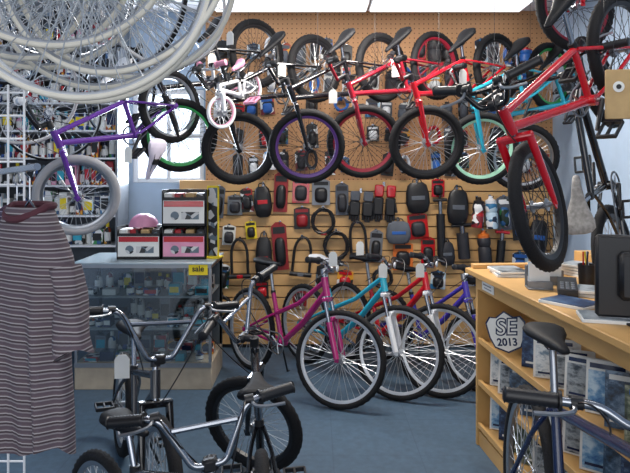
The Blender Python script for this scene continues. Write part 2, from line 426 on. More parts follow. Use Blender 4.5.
simple('ceiling',((XL+XR)/2,2.3,CE+.05),(XR-XL+.2,6.2,.1),CEM)
simple('wall_right',(XR+.05,2.3,CE/2),(.1,6.2,CE),WLM)
simple('wall_left',(XL-.05,2.3,CE/2),(.1,6.2,CE),WLM)
WX0,WX1,WZ0,WZ1=-1.56,-.95,1.40,2.2
mb=MB()
for x0,x1,z0,z1 in((XL,WX0,0,CE),(WX1,XR,0,CE),(WX0,WX1,0,WZ0),(WX0,WX1,WZ1,CE)):
    mb.box(((x0+x1)/2,0,(z0+z1)/2),(x1-x0,.1,z1-z0),WLM)
put('wall_back',mb.mesh('wall_back'),None,T(0,WB+.07,0),kind='structure')
mb=MB()
cx,cz=(WX0+WX1)/2,(WZ0+WZ1)/2;w,h=WX1-WX0,WZ1-WZ0
for x in(-w/2+.02,w/2-.02,0): mb.box((x,0,0),(.04 if x else .03,.06,h),WHT,.004)
for z in(-h/2+.02,h/2-.02,.0): mb.box((0,0,z),(w,.055,.04),WHT,.004)
mb.box((0,.0,0),(w,.004,h),FROST)
put('window_1',mb.mesh('window'),None,T(cx,WB+.06,cz),kind='structure')
pm=bpy.data.materials.new('tan_pegboard'); pm.use_nodes=True
N=pm.node_tree.nodes;L=pm.node_tree.links;b=N['Principled BSDF'];b.inputs['Roughness'].default_value=.6
tc=N.new('ShaderNodeTexCoord');sx=N.new('ShaderNodeVectorMath');sx.operation='SCALE';sx.inputs['Scale'].default_value=1/.04
fr=N.new('ShaderNodeVectorMath');fr.operation='FRACTION';sb=N.new('ShaderNodeVectorMath');sb.operation='SUBTRACT';sb.inputs[1].default_value=(.5,.5,.5)
mu=N.new('ShaderNodeVectorMath');mu.operation='MULTIPLY';mu.inputs[1].default_value=(1,0,1);ln=N.new('ShaderNodeVectorMath');ln.operation='LENGTH'
gt=N.new('ShaderNodeMath');gt.operation='LESS_THAN';gt.inputs[1].default_value=.13
L.new(tc.outputs['Object'],sx.inputs[0]);L.new(sx.outputs[0],fr.inputs[0]);L.new(fr.outputs[0],sb.inputs[0]);L.new(sb.outputs[0],mu.inputs[0]);L.new(mu.outputs[0],ln.inputs[0]);L.new(ln.outputs['Value'],gt.inputs[0])
mx=N.new('ShaderNodeMix');mx.data_type='RGBA';mx.inputs[6].default_value=s2l('be8e62')+[1];mx.inputs[7].default_value=s2l('5a3e28')+[1]
L.new(gt.outputs[0],mx.inputs[0]);L.new(mx.outputs[2],b.inputs['Base Color'])
simple('trim_1',((-.93+XR)/2,WB,(1.40+CE)/2),(XR+.93,.03,CE-1.40),pm,label='tan pegboard panel')
SLM=mat('tan_slatwall_laminate',s2l('c89f6a'),rough=.42,var=.12,scale=6)
mb=MB(); z=.03; pit=.10
while z+pit<=1.45:
    mb.box(((-1.15+XR)/2,0,z+pit/2-.004),(XR+1.15,.03,pit-.009),SLM,.002); z+=pit
mb.box(((-1.15+XR)/2,.018,.72),(XR+1.15,.012,1.36),H('slat_groove','5e4026'))
put('trim_2',mb.mesh('slatwall'),None,T(0,WB-.01,0),kind='structure')['label']='tan slatwall panel'
simple('baseboard_back',((XL+XR)/2,WB+.0,.04),(XR-XL,.03,.08),BLK)
EM=mat('fluorescent_tube',(1,1,1),emit=6,var=0); LENS=mat('light_diffuser',(.95,.97,1),emit=1.3,var=0)
for i,(x,y) in enumerate(((-.6,2.4),(1.2,2.2))):
    r=empty('ceiling_light','long fluorescent strip light with a white housing on the ceiling','ceiling light',T(x,y,CE-.03),'fluorescent ceiling lights')
    mb=MB(); mb.box((0,0,0),(1.25,.16,.06),WHT,.01); put('housing',mb.mesh('housing'),r)
    for dy in(-.04,.04):
        mb=MB(); mb.tube([(-.6,dy,-.045),(.6,dy,-.045)],.013,EM,10); put('light_tube',mb.mesh('light_tube'),r)
for x in(-.20,1.08):
    r=empty('ceiling_light','white diffuser ceiling light above the back wall','ceiling light',T(x,4.93,CE-.012),'diffuser ceiling lights')
    mb=MB(); mb.box((0,0,0),(1.27,.34,.024),WHT,.004); put('housing',mb.mesh('housing'),r)
    mb=MB(); mb.box((0,0,-.014),(1.25,.31,.02),LENS,.006); put('diffuser',mb.mesh('lens'),r)
def area(name,loc,size,power,col,rot=(0,0,0),sy=None):
    l=bpy.data.lights.new(name,'AREA'); l.energy=power; l.size=size; l.color=col
    if sy: l.shape='RECTANGLE'; l.size_y=sy
    o=bpy.data.objects.new(name,l); o.location=loc; o.rotation_euler=rot; COL.objects.link(o)
for x,y,p in((.45,3.9,78),(-.6,2.4,11),(1.2,2.2,5)): area('tube_light',(x,y,CE-.11),1.2,p,(1,.945,.87),sy=.15)
area('window_daylight',(cx,WB-.02,cz),w,46,(.80,.89,1),(rad(-90),0,0),h)
area('front_fill',(-.5,-1.6,1.9),4.2,66,(.95,.97,1),(rad(84),0,0),2.0)  # added fill lamp behind the camera; no shopfront is built
wd=bpy.data.worlds.new('w'); scene.world=wd; wd.use_nodes=True
bg=wd.node_tree.nodes['Background']; bg.inputs[0].default_value=(.9,.93,1,1); bg.inputs[1].default_value=.5
# ---------------------------------------------------------------- hanging row of bmx bikes
rail_z=2.79
for (y,x0,x1) in((4.45,-1.6,1.95),):
    mb=MB(); mb.tube([(x0,0,0),(x1,0,0)],.016,STEEL,10)
    for i in range(5):
        x=x0+.1+(x1-x0-.2)*i/4; mb.tube([(x,0,0),(x,0,CE-rail_z)],.01,STEEL,8)
    put('hanging_rail',mb.mesh('rail'),None,T(0,y,rail_z),'grey steel pipe rail hung from the ceiling to hang bicycles','rail')
def hook(p,top):
    p=V(p); mb=MB(); h=top-p.z
    mb.tube(fil([(0,-.03,.035),(0,-.03,-.005),(0,.02,-.012),(0,.03,.03),(0,0,.07)],.02),.004,BLK,6); mb.tube([(0,0,.068),(0,0,h)],.0014,BLK,5)
    put('hanging_hook',mb.mesh('hook'),None,T(p),'black steel hook holding a hanging bicycle','hook','bicycle hanging hooks')
def hang(u,v,Y,col,rim,label,du=78,dv=-84,dY=.46,steer=-36,**k):
    d=k.pop('d',HNG); hk=k.pop('hk',True)
    F=sv(u,v,Y); 
    R=sv(u+du,v+dv,Y+dY); R=F+(R-F).normalized()*(d['fh'][0]-d['rh'][0])
    r=bicycle(d,F,R,label,frame=col,rim=rim,steer=steer,stand=False,group='bmx bikes hanging in a row',**k)
    st=r[1]@((r[2]['ht']+r[2]['tt'])/2)
    if hk: hook(st,rail_z if abs(st.y-4.45)<.6 else CE)
    return r
hang(180,136,4.2,BLG,BLK,'hanging black bmx bike with lime green front rim',bars=BLG,spoke=SPKB,frontrim=GRN)
hang(240,149,4.25,BLG,BLK,'hanging all black bmx bike with black wheels',bars=BLG)
hang(308,147,4.15,BLG,BLK,'hanging black bmx bike with purple front rim',bars=BLG,spoke=SPKB,frontrim=PURR)
hang(365,142,4.25,DRED,REDR,'hanging dark red bmx bike with dark red rims',bars=DRED,spoke=SPKB)
hang(428,143,4.2,RED,BLK,'hanging bright red bmx bike with black rims',bars=RED,spoke=SPK)
hang(483,149,4.3,TEAL,GRN,'hanging turquoise bmx bike with green and mint wheels',bars=BLG,spoke=SPK,frontrim=MINT)
hang(524,158,4.55,TEAL,ALU,'hanging turquoise bike with silver rims beside the wall',du=70,dY=.25,bars=CHR)
hang(78,196,3.62,PUR,ALU,'hanging purple kids bike with pale front tyre and white grips',d=TRK,ftire=GREYR,saddle=WHT,grip=WHT,bars=BLG,du=95,dv=-92,dY=.52,steer=-30)
hang(222,112,4.05,WHT,PINK,'small white and pink toddler bike hanging in the row',d=TOT,tire=WHT,saddle=PINK,grip=PINK,bars=WHT,du=30,dv=-24,dY=.3,steer=-20,pedal=PINK)
p=sv(156,162,3.9)
put('bicycle_saddle',saddle_mesh(1,'loose',H('lilac_vinyl','d8d0e0',rough=.5)),None,T(p)@RZ(150)@RY(65),'pale lilac bicycle saddle hung on a wire','saddle'); hook(p+V((0,0,.06)),CE)
# bikes hung near the right wall
hang(537,206,2.42,RED,BLK,'hanging glossy red bmx bike close to the wall',d=NRW,du=112,dv=-205,dY=.46,steer=20,bars=BLG,spoke=SPKB,hk=False)
hook(sv(604,50,2.62),CE)
r=bicycle(BMX,(1.52,3.26,1.98),(1.50,3.06,1.07),'bike hung upright with a grey patterned saddle',frame=BLG,rim=BLK,steer=10,roll=-38,stand=False,bars=BLG,saddle=H('grey_pattern','8f8c88',var=.35,scale=45),group='bmx bikes hanging in a row')
hook(V((1.52,3.26,1.98+.22)),CE)
hang(576,6,3.45,RED,REDR,'red bmx bike hung high near the ceiling',du=100,dv=4,dY=.4,steer=-10,bars=BLG,spoke=SPKB)
# ---------------------------------------------------------------- floor bikes
def flo(Fx,Fy,Rx,Ry,d,label,**k): return bicycle(d,(Fx,Fy,d['R']),(Rx,Ry,d['R']),label,group=k.pop('g','kids mountain bikes parked on the floor'),**k)
flo(.146,3.88,-.49,4.64,MTB,'magenta girls mountain bike with silver wheels on the floor',frame=MAG,fork=MAG,rim=SIL,susp=True,step=True,steer=28,roll=-3)
flo(.52,4.05,-.08,4.80,MTB,'turquoise and white mountain bike parked in the row',frame=TEAL,fork=WHT,rim=SIL,susp=True,step=True,steer=28,roll=-3,saddle=WHT)
flo(.81,4.1,.25,4.88,MTB,'red mountain bike with white fork parked in the row',frame=RED,fork=WHT,rim=SIL,susp=True,step=True,steer=28,roll=-3)
flo(1.09,4.22,.58,4.88,scaled(MTB,.9),'violet kids mountain bike at the end of the row',frame=VIO,fork=VIO,rim=SIL,susp=True,step=True,steer=24,roll=-3)
g='bikes parked at the front of the shop'
flo(-.63,2.42,-1.02,3.25,BMX,'dark grey bmx bike with chrome bars parked on the floor',frame=DGR,fork=BLG,rim=ALU,steer=6,roll=-3,g=g)
flo(-.28,3.02,-.17,2.09,BMX,'black bmx bike with turned chrome bars on the floor',frame=BLG,rim=BLK,steer=62,roll=-3,g=g)
flo(-.29,1.86,-.82,2.32,scaled(BMX,.82,bw=.27),'small dark grey bmx bike with black grips',frame=DGR,fork=BLG,rim=ALU,steer=-40,roll=-3,g=g)
flo(.72,1.25,.81,2.32,ADT,'dark blue mountain bike with black saddle beside the wooden cabinet',frame=NAVY,fork=BLG,steer=0,roll=-3,g=g)
# ---------------------------------------------------------------- wooden cabinet on the right
ang=math.degrees(math.atan2(-1.45,.13))
CM=T(.885,3.36,0)@RZ(ang)
cab=empty('display_cabinet','birch wood cabinet with slanted brochure shelves and flat top','cabinet',CM)
LW=1.5; DP=.62; HT=.965
mb=MB()
mb.box((LW/2,DP/2-.02,HT-.015),(LW+.06,DP+.06,.03),WOOD,.004); put('countertop',mb.mesh('top'),cab)
mb=MB(); mb.box((LW/2,DP-.0,HT+.045),(LW+.02,.10,.09),WOOD,.003); mb.box((.0,DP/2-.02,HT+.012),(.05,DP,.024),WOOD,.003); put('raised_ledge',mb.mesh('ledge'),cab)
mb=MB(); mb.box((.012,DP/2,(HT-.03)/2),(.024,DP,HT-.03),WOOD,.002);mb.box((LW-.012,DP/2,(HT-.03)/2),(.024,DP,HT-.03),WOOD,.002)
mb.box((LW/2,.26,(HT-.03)/2),(LW-.05,.02,HT-.03),WOOD);mb.box((LW/2,.012,HT-.07),(LW-.05,.024,.08),WOOD,.002);mb.box((LW/2,.02,.04),(LW-.05,.02,.08),WOOD)
mb.box((LW/2,DP-.01,(HT-.03)/2),(LW-.05,.02,HT-.03),WOOD)
put('cabinet_body',mb.mesh('cab'),cab)
rows=(.10,.335,.565)
for z in rows:
    mb=MB(); mb.box((LW/2,.13,z),(LW-.05,.24,.018),WOOD,.002); mb.box((LW/2,.012,z+.012),(LW-.05,.018,.03),WOOD,.002); put('shelf',mb.mesh('shelf'),cab)
rnd=random.Random(3)
BLU0=H('blue_ink','2a5a9a')
for ri,z in enumerate(rows):
    x=.54 if ri==2 else .12; j=0
    while x<LW-.12:
        wd_=rnd.uniform(.165,.20); hh=rnd.uniform(.165,.205)
        mi_=(j*5+ri*2+rnd.randint(0,1))%6; m=BRM[mi_]
        M=CM@T(x,.125,z+.012)@RZ(52+rnd.uniform(-9,9))@RX(-8)
        def fb(b): 
            dk=mi_ in(0,4,5); b.box((0,0,.5),(1,1,1),m if dk else PAPER); b.box((0,-.55,.42),(.9,.2,.76),m); b.box((-.05,-.7,.89),(.75,.2,.09),NAVY if not dk else PAPER if mi_==0 else BLU0); b.box((-.15,-.8,.13),(.5,.2,.05),PAPER if dk else NAVY)
        put('brochure',cached(('bro',m.name),fb,'brochure'),None,M@Matrix.Diagonal((wd_,.006,hh,1)),'printed bicycle brochure leaning on a wooden shelf','brochure','brochures on the cabinet shelves')
        x+=.135; j+=1
e=empty('printed_sign','tilted white shield badge sign with outlined dark blue initials and year','sign',CM@T(.32,.055,.590)@RZ(52)@RX(-6)@RY(-9)@Matrix.Scale(.88,4))
PG=[(-.075,.03),(.0,0),(.075,.03),(.10,.085),(.115,.17),(.09,.205),(.05,.2),(0,.235),(-.05,.2),(-.09,.205),(-.115,.17),(-.10,.085)]
mb=MB(); mb.prism(PG,.003,NAVY); put('sign_board',mb.mesh('b'),e)
mb=MB(); mb.prism([(a*.92,(b_-.118)*.92+.118) for a,b_ in PG],.003,PAPER); put('sign_face',mb.mesh('b'),e,T(0,-.0025,0))
text('SE',.125,NAVY,e,T(0,-.0048,.142)@RX(90),bold=.055,shear=.15); text('SE',.125,PAPER,e,T(0,-.0056,.142)@RX(90),bold=-.005,shear=.15); text('2013',.058,NAVY,e,T(0,-.0048,.06)@RX(90),bold=.03)
mb=MB(); mb.box((0,0,0),(.16,.003,.045),PAPER); mb.box((-.01,-.002,.008),(.11,.001,.006),STEEL); mb.box((0,-.002,-.008),(.1,.001,.005),STEEL)
put('paper_label',mb.mesh('lbl'),None,CM@T(.19,-.003,HT-.072),'white paper label taped to the wooden cabinet','label')
mo=empty('computer_monitor','black flat computer monitor seen from behind on the cabinet','monitor',T(1.19,2.12,HT)@RZ(165))
mb=MB(); mb.box((0,0,.165),(.40,.035,.29),BLK,.01); mb.box((0,.03,.17),(.26,.04,.17),BLK,.015); put('monitor_case',mb.mesh('m'),mo)
mb=MB(); mb.box((0,-.0185,.17),(.37,.002,.24),BLG); put('screen',mb.mesh('m'),mo)
mb=MB(); mb.tube([(0,.03,.01),(0,.03,.15)],.022,BLK,10); mb.lathe([(.0,.0),(.11,.0),(.11,.008),(.03,.018),(.0,.018)],BLK,28,axis='z'); put('monitor_stand',mb.mesh('m'),mo)
for (hx,hy) in((1.12,2.9),(1.19,3.08),(1.02,2.78)):
    e=empty('card_holder','grey card holder with leaflets on the cabinet top','card holder',T(hx,hy,HT)@RZ(-10),'card holders on the cabinet top')
    mb=MB(); mb.box((0,0,.004),(.11,.09,.008),STEEL,.002);mb.box((0,.04,.05),(.11,.006,.10),STEEL,.002);mb.box((0,-.035,.02),(.11,.006,.04),STEEL,.002); put('holder_body',mb.mesh('h'),e)
    for i in range(4):
        mb=MB(); mb.box((0,0,.055),(.09,.003,.11),[PAPER,BRM[1],PAPER,PR[2]][i]); put('leaflet',mb.mesh('l'),None,T(hx,hy,HT+.008)@RZ(-10)@T(0,-.015+.013*i,0),'small leaflet standing in the card holder','leaflet','leaflets in the holder')
def fcup(b): b.lathe([(0,.0),(.035,0),(.04,.1),(.036,.1),(.031,.008),(0,.008)],BLK,20,axis='z')
put('pen_cup',cached(('cup',),fcup,'cup'),None,T(1.27,2.85,HT),'black pen cup on the wooden cabinet','cup')
for i in range(5):
    mb=MB(); mb.tube([(0,0,0),(random.uniform(-.02,.02),random.uniform(-.02,.02),.15)],.004,[RED,NAVY,BLK,YEL,WHT][i],6)
    put('pen',mb.mesh('pen'),None,T(1.27+.008*(i-2),2.85,HT+.01),'ballpoint pen in the cup','pen','pens in the cup')
for i,(x,y,n_) in enumerate(((1.00,3.16,2),(1.38,3.12,4),(1.03,2.45,1),(1.22,2.62,2),(1.06,2.2,1))):
    for q in range(n_):
        mb=MB(); mb.box((0,0,.006),(.15,.2,.012),PAPER,.001); mb.box((0,0,.0135),(.14,.19,.003),[BRM[0],BRM[2],BRM[5]][(i+q)%3]); put('magazine',mb.mesh('mag'),None,T(x,y,HT+.0155*q)@RZ(20*i-5+q*9),'magazine lying on the cabinet top','magazine','magazines on the cabinet top')
e=empty('card_reader','black card payment reader with keypad on the cabinet','card reader',T(1.1,2.66,HT)@RZ(-20))
mb=MB(); mb.loft([[(-.04,-.08,0),(.04,-.08,0),(.04,.08,0),(-.04,.08,0)],[(-.04,-.08,.03),(.04,-.08,.03),(.04,.08,.06),(-.04,.08,.06)]],BLK); put('reader_body',mb.mesh('r'),e)
mb=MB()
for i in range(3):
    for j in range(4): mb.box((-.022+.022*i,-.06+.022*j,.034+.0042*j),(.015,.015,.006),STEEL,.001)
put('keypad',mb.mesh('r'),e)
e=empty('hanging_sign','kraft card sign with a small round emblem hanging near the wall','sign',T(1.27,2.46,1.81)@RZ(-8))
mb=MB(); mb.box((0,0,0),(.19,.012,.2),CARD,.003); mb.tube([(-.07,0,.1),(0,0,CE-1.81)],.0015,BLK,4); mb.tube([(.07,0,.1),(0,0,CE-1.81)],.0015,BLK,4); put('sign_board',mb.mesh('s'),e)
mb=MB(); mb.lathe([(0,-.008),(.022,-.008),(.022,-.006),(0,-.006)],PAPER,20,T(-.045,0,.03)); mb.lathe([(0,-.01),(.010,-.01),(.010,-.008),(0,-.008)],BLK,16,T(-.045,0,.03)); put('emblem',mb.mesh('s'),e)
# ---------------------------------------------------------------- glass counter on the left
GC=empty('glass_display_counter','grey glass display counter with shelves of small goods','display case',T(-1.65,4.18,0))
GW,GD,GH=.94,.5,.86
BEI=H('beige_laminate','a89c8a',rough=.5); GRYL=H('grey_laminate','4c545a',rough=.4)
mb=MB(); mb.box((GW/2,GD/2,.09),(GW,GD,.18),BEI,.004); mb.box((GW/2,GD-.01,.5),(GW,.02,.7),GRYL)
mb.box((GW/2,-.003,.17),(GW,.008,.03),ALU)
put('counter_base',mb.mesh('b'),GC)
mb=MB()
for x in(.01,GW-.01):
    for y in(.01,GD-.01): mb.box((x,y,.52),(.02,.02,.68),ALU,.002)
for y in(.01,GD-.01): mb.box((GW/2,y,GH-.012),(GW,.024,.03),ALU,.002)
for x in(.01,GW-.01): mb.box((x,GD/2,GH-.012),(.024,GD,.03),ALU,.002)
put('counter_frame',mb.mesh('b'),GC)
mb=MB(); mb.box((GW/2,.004,.52),(GW-.04,.004,.66),GLASS); put('front_glass',mb.mesh('b'),GC)
mb=MB(); mb.box((GW/2,GD/2,GH+.006),(GW+.02,GD+.02,.014),H('pale_counter_top','a9b7bf',rough=.15,var=.03),.003); put('counter_top',mb.mesh('b'),GC)
for z in(.41,.63):
    mb=MB(); mb.box((GW/2,GD/2,z),(GW-.04,GD-.04,.012),H('shelf_board','8d9498',rough=.4)); put('shelf',mb.mesh('b'),GC)
def fgood(m,c):
    def f(b):
        b.box((0,0,.5),(1,1,1),m,.03); b.box((0,-.5,.5),(.8,.06,.5),c,.01)
    return f
def fbot(m,c):
    def f(b):
        b.lathe([(0,0),(.46,0),(.5,.04),(.5,.6),(.42,.7),(.2,.76),(.2,.8),(0,.8)],m,16,axis='z'); b.lathe([(.24,.79),(.24,.98),(.2,1),(0,1)],c,14,axis='z'); b.lathe([(.505,.15),(.505,.55)],PAPER,16,axis='z')
    return f
def goods(x0,x1,y0,y1,z,rnd,hr,lab,grp,mats,wr=(.05,.11),gap=.02):
    x=x0
    while x<x1:
        w_=rnd.uniform(*wr);h_=rnd.uniform(*hr);m=rnd.choice(mats);c=rnd.choice([PAPER,RED,NAVY,TEAL,BLK,YEL]); yy=rnd.uniform(y0,y1)
        if rnd.random()<.3:
            put('bottle',cached(('gbt',m.name,c.name),fbot(m,c),'bottle'),None,T(x+.03,yy,z)@Matrix.Diagonal((.055,.055,h_*1.1,1)),'small bottle with cap '+lab,'bottle',grp+' bottles'); x+=.065
        else:
            put('goods_box',cached(('gb',m.name,c.name),fgood(m,c),'goods_box'),None,T(x+w_/2,yy,z)@Matrix.Diagonal((w_,.09,h_,1)),'small printed goods box '+lab,'box',grp)
            x+=w_+rnd.uniform(0,gap)
rnd=random.Random(11)
for z in(.181,.417,.637): goods(-1.60,-.80,4.42,4.55,z,rnd,(.06,.17),'inside the glass counter','goods in the glass counter',PU+[BLK,STEEL,PU[0],PU[3]])
for z in(.181,.417,.637): goods(-1.60,-.80,4.26,4.28,z,rnd,(.03,.08),'inside the glass counter','goods in the glass counter',PU+[PAPER,NAVY,TEAL],gap=.08)
def sbox(x,y,z,w_,d_,h_,lab,body=PR[3],band=RED,pk=PAPER):
    e=empty('display_box',lab,'box',T(x,y,z),'display boxes on the glass counter')
    mb=MB(); t=.006
    mb.box((0,0,t/2),(w_,d_,t),STEEL);mb.box((-w_/2+t/2,0,h_/2),(t,d_,h_),BLK);mb.box((w_/2-t/2,0,h_/2),(t,d_,h_),BLK)
    mb.box((0,d_/2-t/2,h_/2),(w_,t,h_),BLK);mb.box((0,-d_/2+t/2,h_*.4),(w_,t,h_*.8),BLK)
    put('box_body',mb.mesh('b'),e)
    mb=MB(); mb.box((0,-d_/2-.002,h_*.4),(w_*.94,.003,h_*.62),pk);mb.box((0,-d_/2-.004,h_*.62),(w_*.9,.002,h_*.16),band)
    mb.lathe([(0,0),(.03,0),(.03,.002),(0,.002)],body,16,T(-w_*.2,-d_/2-.006,h_*.3)); mb.box((w_*.15,-d_/2-.004,h_*.3),(w_*.4,.002,h_*.2),body)
    put('printed_label',mb.mesh('b'),e)
    n=4
    for i in range(n):
        mb=MB(); mb.box((0,0,.44*h_),(w_/n*.8,d_*.8,h_*.88),[PAPER,PR[1],CARD,PR[3]][i%4],.008); put('boxed_item',mb.mesh('b'),None,T(x-w_/2+w_*(i+.5)/n,y,z+.008),'small carton packed in a display box','carton','cartons in the display boxes')
CT=GH+.014
for (x,y,z,a,b_,c,l,p) in((-1.25,4.42,CT,.31,.2,.23,'black display box with white and red printed front on the counter',PAPER),
    (-.93,4.42,CT,.31,.2,.23,'black display box with pink printed front on the counter',PINK),
    (-.93,4.42,CT+.232,.31,.2,.26,'black display box stacked on top of another',PAPER)):
    sbox(x,y,z,a,b_,c,l,pk=p)
e2=empty('bicycle_helmet','pink bicycle helmet with vents resting on a display box','helmet',T(-1.24,4.42,CT+.225)@RZ(20)@Matrix.Scale(.78,4))
mb=MB(); rings=[]
for t in(0,.12,.3,.5,.7,.85,.95,1):
    a=t*math.pi/2; rings.append([(.135*math.cos(a)*math.cos(q)+.0,.10*math.cos(a)*math.sin(q),.12*math.sin(a)+.012*math.cos(6*q)*math.cos(a)*t) for q in [i*math.pi/12 for i in range(24)]])
mb.loft(rings,PINK); put('helmet_shell',mb.mesh('h'),e2)
mb=MB()
for s in(-1,0,1):
    for t in(-.06,0,.06): mb.box((t,s*.04,.108-.02*abs(s)-abs(t)*.25),(.035,.014,.014),BLK,.004)
put('vent',mb.mesh('h'),e2)
mb=MB(); mb.loft([[(.11,-.075,.005),(.11,.075,.005),(.175,.05,.0),(.175,-.05,.0)],[(.11,-.075,.02),(.11,.075,.02),(.175,.05,.01),(.175,-.05,.01)]],WHT); put('visor',mb.mesh('h'),e2)
e=empty('counter_display_card','tall yellow edged display card standing beside stacked boxes','display card',T(-.735,4.40,CT)@RZ(-12))
mb=MB(); mb.box((0,0,.26),(.09,.012,.52),YEL,.002); mb.box((0,0,.006),(.12,.1,.012),YEL,.002); put('card_board',mb.mesh('c'),e)
mb=MB(); mb.box((0,-.008,.26),(.07,.003,.49),PR[3]); put('printed_face',mb.mesh('c'),e)
e=empty('sale_card','yellow sale card with dark lettering taped to the counter','sign',T(-.80,4.176,.83))
mb=MB(); mb.box((0,0,0),(.13,.003,.085),YEL); put('card',mb.mesh('c'),e); text('sale',.055,BLK,e,T(0,-.003,0)@RX(90))
# ---------------------------------------------------------------- shelf of goods by the window
UW=1.16
SU=empty('wall_shelf_unit','dark shelf unit crowded with coloured packages by the window','shelf unit',T(-2.74,4.86,0))
mb=MB(); 
for x in(0,UW): mb.box((x,.14,1.4),(.02,.28,2.8),STEEL)
mb.box((UW/2,.27,1.4),(UW,.01,2.8),H('unit_back','4a5058',rough=.6)); put('unit_frame',mb.mesh('s'),SU)
zs=(.9,1.14,1.38,1.6,1.82,2.04,2.26,2.5)
for z in zs:
    mb=MB(); mb.box((UW/2,.14,z),(UW-.02,.28,.014),WHT); put('shelf',mb.mesh('s'),SU)
rnd=random.Random(5)
for z in zs: goods(-2.70,-1.66,4.95,4.99,z+.008,rnd,(.11,.2),'standing on the wall shelf','packages on the wall shelf',PU+[PU[0],PU[3],BLK,PINK,PU[4],PAPER],wr=(.04,.09),gap=.005)
